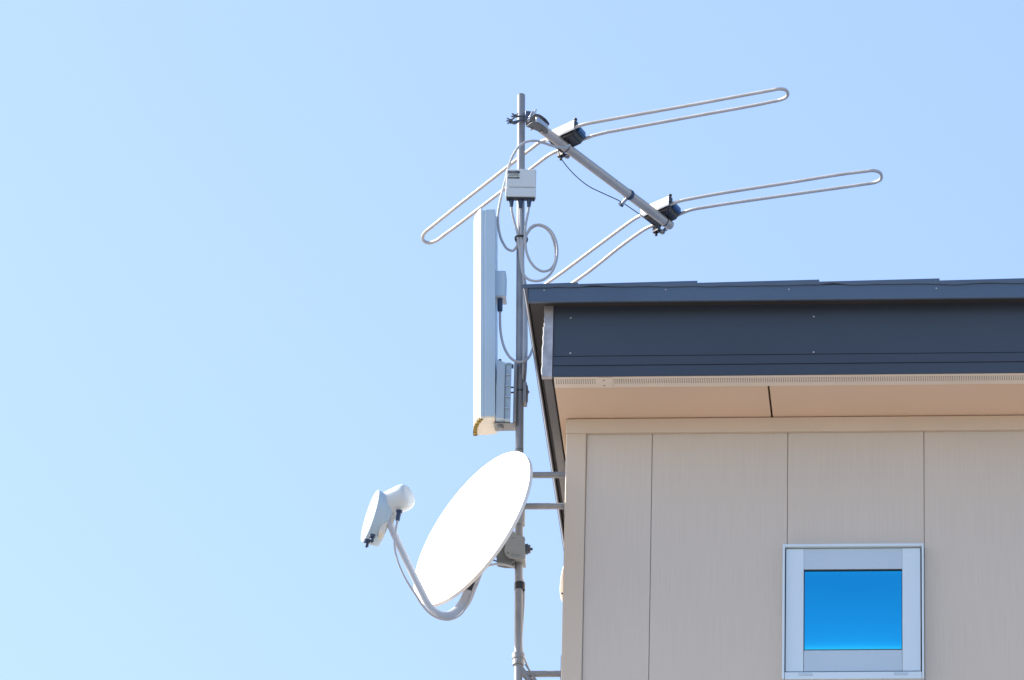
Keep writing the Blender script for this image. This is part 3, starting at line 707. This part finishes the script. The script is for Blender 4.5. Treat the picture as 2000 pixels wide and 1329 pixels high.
# ------------------------------------------------------------------ satellite dish
YDISH = -0.005
dc = at(920.5, 1031, YDISH)
nrm = (RIGHT*(-0.817*0.9356)+UP*(0.576*0.9356)-FWD*0.353).normalized()
e1 = (RIGHT*0.576+UP*0.817); e1 = (e1-nrm*e1.dot(nrm)).normalized(); e2 = nrm.cross(e1).normalized()
RD = 0.2905; DEP = 0.040
dish = thing('satellite_dish', dc-nrm*0.1-up*0.2, 'round white dish on the lower pole, facing left with a feed head in front', 'satellite dish')
w = MB(); NR_, NA = 14, 96; rings_f = []; rings_b = []
def dp(r, a, off): return dc + (e1*math.cos(a)+e2*math.sin(a))*r + nrm*off
def curve(r): return -DEP*(1-(r/RD)**2)
for i in range(1, NR_+1):
    r = RD*0.965*i/NR_; rings_f.append([w.bm.verts.new(dp(r, 2*math.pi*k/NA, curve(r))) for k in range(NA)])
rings_f.append([w.bm.verts.new(dp(RD*0.985, 2*math.pi*k/NA, curve(RD*0.985)+0.001)) for k in range(NA)])
rings_f.append([w.bm.verts.new(dp(RD, 2*math.pi*k/NA, -0.001)) for k in range(NA)])
rings_f.append([w.bm.verts.new(dp(RD*1.003, 2*math.pi*k/NA, -0.005)) for k in range(NA)])
rings_f.append([w.bm.verts.new(dp(RD*1.001, 2*math.pi*k/NA, -0.013)) for k in range(NA)])
rings_f.append([w.bm.verts.new(dp(RD*0.988, 2*math.pi*k/NA, -0.013)) for k in range(NA)])
for i in range(NR_, 0, -1):
    r = RD*0.975*i/NR_; rings_f.append([w.bm.verts.new(dp(r, 2*math.pi*k/NA, curve(r)-0.006)) for k in range(NA)])
for a, b in zip(rings_f, rings_f[1:]):
    for k in range(NA):
        f = w.bm.faces.new((a[k], a[(k+1)%NA], b[(k+1)%NA], b[k])); f.smooth = True
w.bm.faces.new(rings_f[0][::-1]); w.bm.faces.new(rings_f[-1])
w.build('reflector', 'dish', dish, sharp=50, smooth=True)
# bracket behind the reflector
fpoly = [(997.7,1034.5),(991,1042),(985,1051),(986.5,1059),(987,1066),(985,1074),(986,1080),(989,1085),(995,1090.5),(1012,1092),(1025,1092.5),(1026,1086),(1025.5,1070),(1025,1058.7),(1026,1054),(1024,1048),(1012.4,1046),(1006.5,1041),(1001,1035.5)]
Y0 = YM-0.045
w = MB(); w.prism([at(x, y, Y0) for x, y in fpoly], (0, 0.005, 0)); br_ = w.build('bracket', 'dishgrey', dish, bevel=0.0016)
w = MB(); w.prism([at(x, y, Y0) + Vector((0, 0.0052, 0)) for x, y in ((1004,1050),(1024,1052),(1024.5,1090),(996,1089),(993,1078))], (0, 0.07, 0)); w.build('bracket_body', 'dishgrey', br_)
w = MB(); w.prism([at(x, y, Y0+0.055) for x, y in fpoly], (0, 0.005, 0)); w.build('bracket_side', 'dishgrey', br_, bevel=0.0016)
w = MB(); rp = [(985,1053),(977,1064),(969,1074),(970,1097),(985,1100),(1000.5,1100.5),(1002,1092),(994,1080)]
w.prism([at(x, y, Y0+0.012) for x, y in rp], (0, 0.04, 0)); w.build('tilt_plate', 'darkgrey', br_, bevel=0.0012)
w = MB(); w.tube([at(x, y, Y0+0.014) for x, y in ((971,1083),(963.5,1081),(961,1088),(963,1093.5),(971,1097))], 0.0024, seg=8, sub=4)
w.tube([at(x, y, Y0+0.014) for x, y in ((963,1087),(970,1088))], 0.002, seg=8, sub=1); w.build('wire_guard', 'navy', br_)
for px, py, r in ((1002, 1048, 0.0055), (992, 1080, 0.0036), (1000, 1083, 0.0042), (1006, 1083, 0.0042), (1012.5, 1083.5, 0.0042)):
    w = MB(); p = at(px, py, Y0); w.cyl(p+Vector((0,-0.004 if r > .004 else -0.0006,0)), p+Vector((0,0.001,0)), r, seg=12); w.build('bolt', 'darkgrey' if r < .004 else 'dishgrey', br_)
w = MB(); a = at(1026, 1073, YM-0.012); w.cyl(a, a+rt*0.010, 0.0175, seg=22); w.cyl(a+rt*0.0105, a+rt*0.017, 0.014, seg=22); w.cyl(a+rt*0.017, a+rt*0.024, 0.0050, seg=8); w.build('clamp_knob', 'steel', br_, bevel=0.001)
w = MB(); p = at(1003, 1099, YM-0.02); w.cyl(p, p+fr_*0.01, 0.0045, seg=8); w.build('bolt', 'zinc', br_)
p0 = dc-nrm*(DEP+0.007)
w = MB(); w.tube([at(1001, 1062, Y0+0.03), at(975, 1070, Y0+0.03)-0*nrm], 0.02, seg=14, sub=1); w.build('bracket_neck', 'darkgrey', br_)
# feed arm: a J of flat oval tube from behind the rim round below to the feed head
armY = [(938, 1100, 0.030), (930, 1122, 0.015), (919, 1150, -0.010), (907, 1177, -0.040), (893, 1194, -0.06), (874, 1203, -0.085), (855, 1199, -0.11), (839, 1184, -0.125), (822, 1153, -0.14), (800, 1108, -0.16), (780, 1066, -0.175), (766, 1034, -0.19), (760, 1018, -0.195)]
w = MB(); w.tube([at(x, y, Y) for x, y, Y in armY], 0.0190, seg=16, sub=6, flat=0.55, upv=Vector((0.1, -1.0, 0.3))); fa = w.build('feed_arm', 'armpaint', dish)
# feed head: two lobes on a common body
yh = -0.20
def H(px, py, y=0.0): return at(px, py, yh+y)
def capsule_hull(mb, disks, n=20):      # hull of a set of (centre, half-axis, half-axis) ellipses
    pts = []
    for c, a, b in disks:
        for k in range(n): pts.append(c+a*math.cos(2*math.pi*k/n)+b*math.sin(2*math.pi*k/n))
    mb.hull(pts)
PXM = 1/600.0
ldir = (RIGHT*0.30+UP*0.95).normalized()           # long way of the lower-left lobe
outn = (RIGHT*-0.90+UP*0.22-FWD*0.30).normalized()  # its outer face, towards the sun
outn = (outn-ldir*outn.dot(ldir)).normalized(); sidev = ldir.cross(outn).normalized()
w = MB()
c1 = H(722, 1008); L1 = 52*PXM
capsule_hull(w, [(c1, ldir*L1, sidev*0.044), (c1-outn*0.004, ldir*L1*1.02, sidev*0.046), (c1-outn*0.050-ldir*0.006, ldir*L1*0.95, sidev*0.043), (c1-outn*0.058-ldir*0.010, ldir*L1*0.86, sidev*0.038)], 28)
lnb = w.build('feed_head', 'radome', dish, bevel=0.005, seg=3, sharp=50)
w = MB()
bdir = (RIGHT*0.84+UP*0.40-FWD*0.36).normalized(); bside = (UP*0.85-RIGHT*0.40); bside = (bside-bdir*bside.dot(bdir)).normalized(); bs2 = bdir.cross(bside).normalized()
ca, cb = H(744, 993, 0.004), H(781, 975.5, 0.0)
capsule_hull(w, [(ca, bside*0.041, bs2*0.026), (ca.lerp(cb, 0.5), bside*0.0425, bs2*0.037), (cb, bside*0.0435, bs2*0.042), (cb+bdir*0.014, bside*0.0435, bs2*0.0435), (cb+bdir*0.026, bside*0.0415, bs2*0.0415), (cb+bdir*0.034, bside*0.036, bs2*0.036), (cb+bdir*0.037, bside*0.027, bs2*0.027)], 32)
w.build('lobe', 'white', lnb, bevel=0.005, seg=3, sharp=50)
w = MB(); capsule_hull(w, [(c1-outn*0.010+ldir*0.030, ldir*0.045, sidev*0.036), (c1-outn*0.052+ldir*0.012, ldir*0.040, sidev*0.036), (ca.lerp(cb, 0.35), bside*0.034, bs2*0.033)], 24)
w.build('saddle', 'white', lnb, bevel=0.004, seg=3, sharp=50)
w = MB(); w.hull([H(740, 1040, -0.012), H(750, 1042, -0.012), H(765, 1000, -0.012), H(748, 1000, -0.012), H(740, 1040, 0.03), H(750, 1042, 0.03), H(768, 1000, 0.03), H(748, 1000, 0.03), H(745, 1055, 0.01), H(738, 1055, 0.01)])
w.build('horn_cover', 'cream', lnb, bevel=0.004, seg=3)
w = MB(); w.hull([H(757, 1030, -0.006), H(764, 1034, -0.006), H(775, 1006, -0.006), H(762, 1000, -0.006), H(757, 1030, 0.024), H(764, 1034, 0.024), H(775, 1006, 0.024), H(762, 1000, 0.024)])
w.build('arm_holder', 'cream', lnb, bevel=0.002)
w = MB(); p = H(780, 998, -0.02); q = H(776.5, 1017, -0.02); w.cyl(p, p.lerp(q, 0.15), 0.0105, seg=16); w.cyl(p, q, 0.0080, 0.0070, seg=16); w.build('cable_boot', 'navy', lnb)
for px, py in ((727, 1049), (717, 1058.5)):
    w = MB(); p = H(px, py, -0.025); q = H(px-0.5, py+9, -0.025); w.cyl(p+(p-q)*0.4, p+(q-p)*0.15, 0.0110, 0.0095, seg=16); w.cyl(p, q, 0.0058, seg=12); w.tube([q, q+(q-p)*0.12-RIGHT*0.004], 0.0045, seg=8, sub=1); w.build('socket_plug', 'navy', lnb)

# ------------------------------------------------------------------ cables
yc = YM-MR-0.006
def cb_(pts, *a, **k): return cable(k.pop('name', 'coax_cable'), [at(x, y, Y) for x, y, Y in pts], *a, **k)
C = 0.0043
cb_([(1113, 284, 0.16), (1106, 288, 0.15), (1094, 288.5, 0.13), (1078, 285, 0.11), (1060, 279, 0.09), (1043, 275.5, 0.07), (1028, 277.5, 0.065), (1014, 286, 0.06), (1003, 302, 0.065), (996, 318, 0.08), (991.5, 335, 0.10), (985, 360, 0.11), (976.5, 395, 0.11), (972.5, 422, 0.11), (974.5, 450, 0.11), (982, 474, 0.105), (993, 488, 0.10), (1002, 490, 0.095), (1009, 482, 0.09), (1012, 470, 0.088), (1014, 460, 0.088)],
    C, 'cable', 'pale grey coax arching from the aerial past the box and looping left of the pole', 'cable', 'coax cables on the pole')
cb_([(998.8, 402, yb+0.022), (999.5, 412, 0.083), (1004, 432, 0.085), (1009.5, 450, 0.088), (1013, 470, 0.088), (1015, 490, 0.088), (1017.5, 515, 0.09), (1022, 535, 0.088), (1033, 546.5, 0.080), (1047, 549.5, 0.075), (1062, 546, 0.07), (1076, 534, 0.07), (1085, 515, 0.072), (1088.5, 493, 0.075), (1085, 469, 0.078), (1076, 452, 0.08), (1063, 442, 0.083), (1050, 438.8, 0.085), (1038, 443.5, 0.085), (1030, 455, 0.084), (1025.5, 470, 0.084)],
    C, 'cable', 'grey coax from the left socket of the box making the big outer coil', 'cable', 'coax cables on the pole')
cb_([(1033, 402.5, yb+0.022), (1031.5, 414, 0.083), (1027.5, 435, 0.083), (1025, 455, 0.082), (1026, 475, 0.082), (1029, 495, 0.083), (1037, 513, 0.084), (1048, 525, 0.085), (1061, 530.5, 0.085), (1074, 527, 0.083), (1083, 515, 0.082), (1085.5, 495, 0.083), (1081.5, 472, 0.086), (1073, 453, 0.088), (1061, 443, 0.09), (1049, 440.5, 0.09), (1038, 446, 0.09), (1029, 458, 0.089), (1022.5, 470, 0.087), (1020.5, 490, 0.088), (1021.5, 515, 0.09), (1023, 545, 0.092), (1023.5, 600, 0.095), (1023, 680, 0.095), (1022, 720, 0.10), (1019, 760, 0.13)],
    C, 'cable', 'grey coax from the right socket of the box making the inner coil', 'cable', 'coax cables on the pole')
cb_([(1016.3, 404, yb+0.022), (1016.5, 420, 0.085), (1017.5, 450, 0.088), (1018, 470, 0.087), (1018.5, 500, 0.088), (1021, 530, 0.092), (1027, 560, 0.10), (1028, 620, 0.11), (1028, 690, 0.12), (1026, 730, 0.13), (1022, 770, 0.135)],
    C, 'cable', 'grey coax from the middle socket of the box running straight down the pole', 'cable', 'coax cables on the pole')
cb_([(976.5, 606, YM-0.022), (976.5, 622, YM-0.022), (977, 640, YM-0.022), (980, 662, YM-0.024), (987, 684, YM-0.028), (998, 700, YM-0.032), (1010, 707, YM-0.034), (1022, 706.5, YM-0.032), (1032, 699, YM-0.02), (1039, 685, YM), (1043, 668, YM+0.02), (1042, 640, YM+0.04), (1036, 600, YM+0.03)],
    C, 'cable', 'grey coax hanging in a loop from the socket behind the panel aerial', 'cable', 'coax cables on the pole')
dishc = [(776.5, 1017, yh-0.02), (774, 1030, yh-0.022), (771, 1050, yh-0.022), (771, 1070, yh-0.022), (775.5, 1092, yh-0.02), (785, 1117, yh-0.016), (798, 1141, yh-0.01), (812, 1162, yh+0.01), (824, 1181, -0.165), (838, 1197, -0.15), (855, 1207.5, -0.125), (876, 1211, -0.105), (896, 1203.5, -0.085), (911, 1185, -0.065), (921, 1161, -0.035), (929, 1138, -0.010), (938, 1118, 0.01), (950, 1107, 0.03), (966, 1102.5, 0.05), (983, 1103, 0.065), (998, 1107, 0.085), (1010, 1114, 0.14), (1016, 1120, 0.142), (1021, 1136, 0.14), (1023, 1158, 0.137), (1022.2, 1190, 0.136), (1020, 1222, 0.138), (1018.5, 1250, 0.142), (1020, 1274, 0.146), (1026, 1293, 0.146), (1033, 1308, 0.146), (1046, 1340, 0.146)]
cb_(dishc, 0.0036, 'cable', 'grey coax running from the feed head along the dish arm to the lower pole', 'cable', 'coax cables on the pole')
def band(name, c, ax_, r0, r1, h, m_, label, cat, sx=1.0):
    w = MB(); w.ring(c, ax_, r0, r1, h, seg=20); return tag(w.build(name, m_), label, cat)
w = MB(); c = mx(470.5)+Vector((0.003, -0.008, 0))
P = [c+Vector((0.0195*math.cos(a), 0.0335*math.sin(a), 0.003*math.cos(2*a))) for a in [k*math.pi/12 for k in range(25)]]
w.tube(P, 0.0034, seg=8, sub=1); tag(w.build('cable_tie', 'black'), 'black tie bundling the cables to the pole below the box', 'cable tie')
w = MB(); w.ring(mx(1145.5)+Vector((0.003,0.003,0)), md, MR+0.001, MR+0.0045, 0.025); tag(w.build('tape_band', 'black'), 'black tape wound round the lower pole under the dish', 'tape')
a, b = at(922, 1141, -0.004), at(914, 1156, -0.018)
w = MB(); w.tube([a, b], 0.0168, seg=18, sub=1, flat=0.75, upv=Vector((0.1, -1.0, 0.3))); tag(w.build('tape_band', 'black'), 'black tape wound round the feed arm of the dish', 'tape')
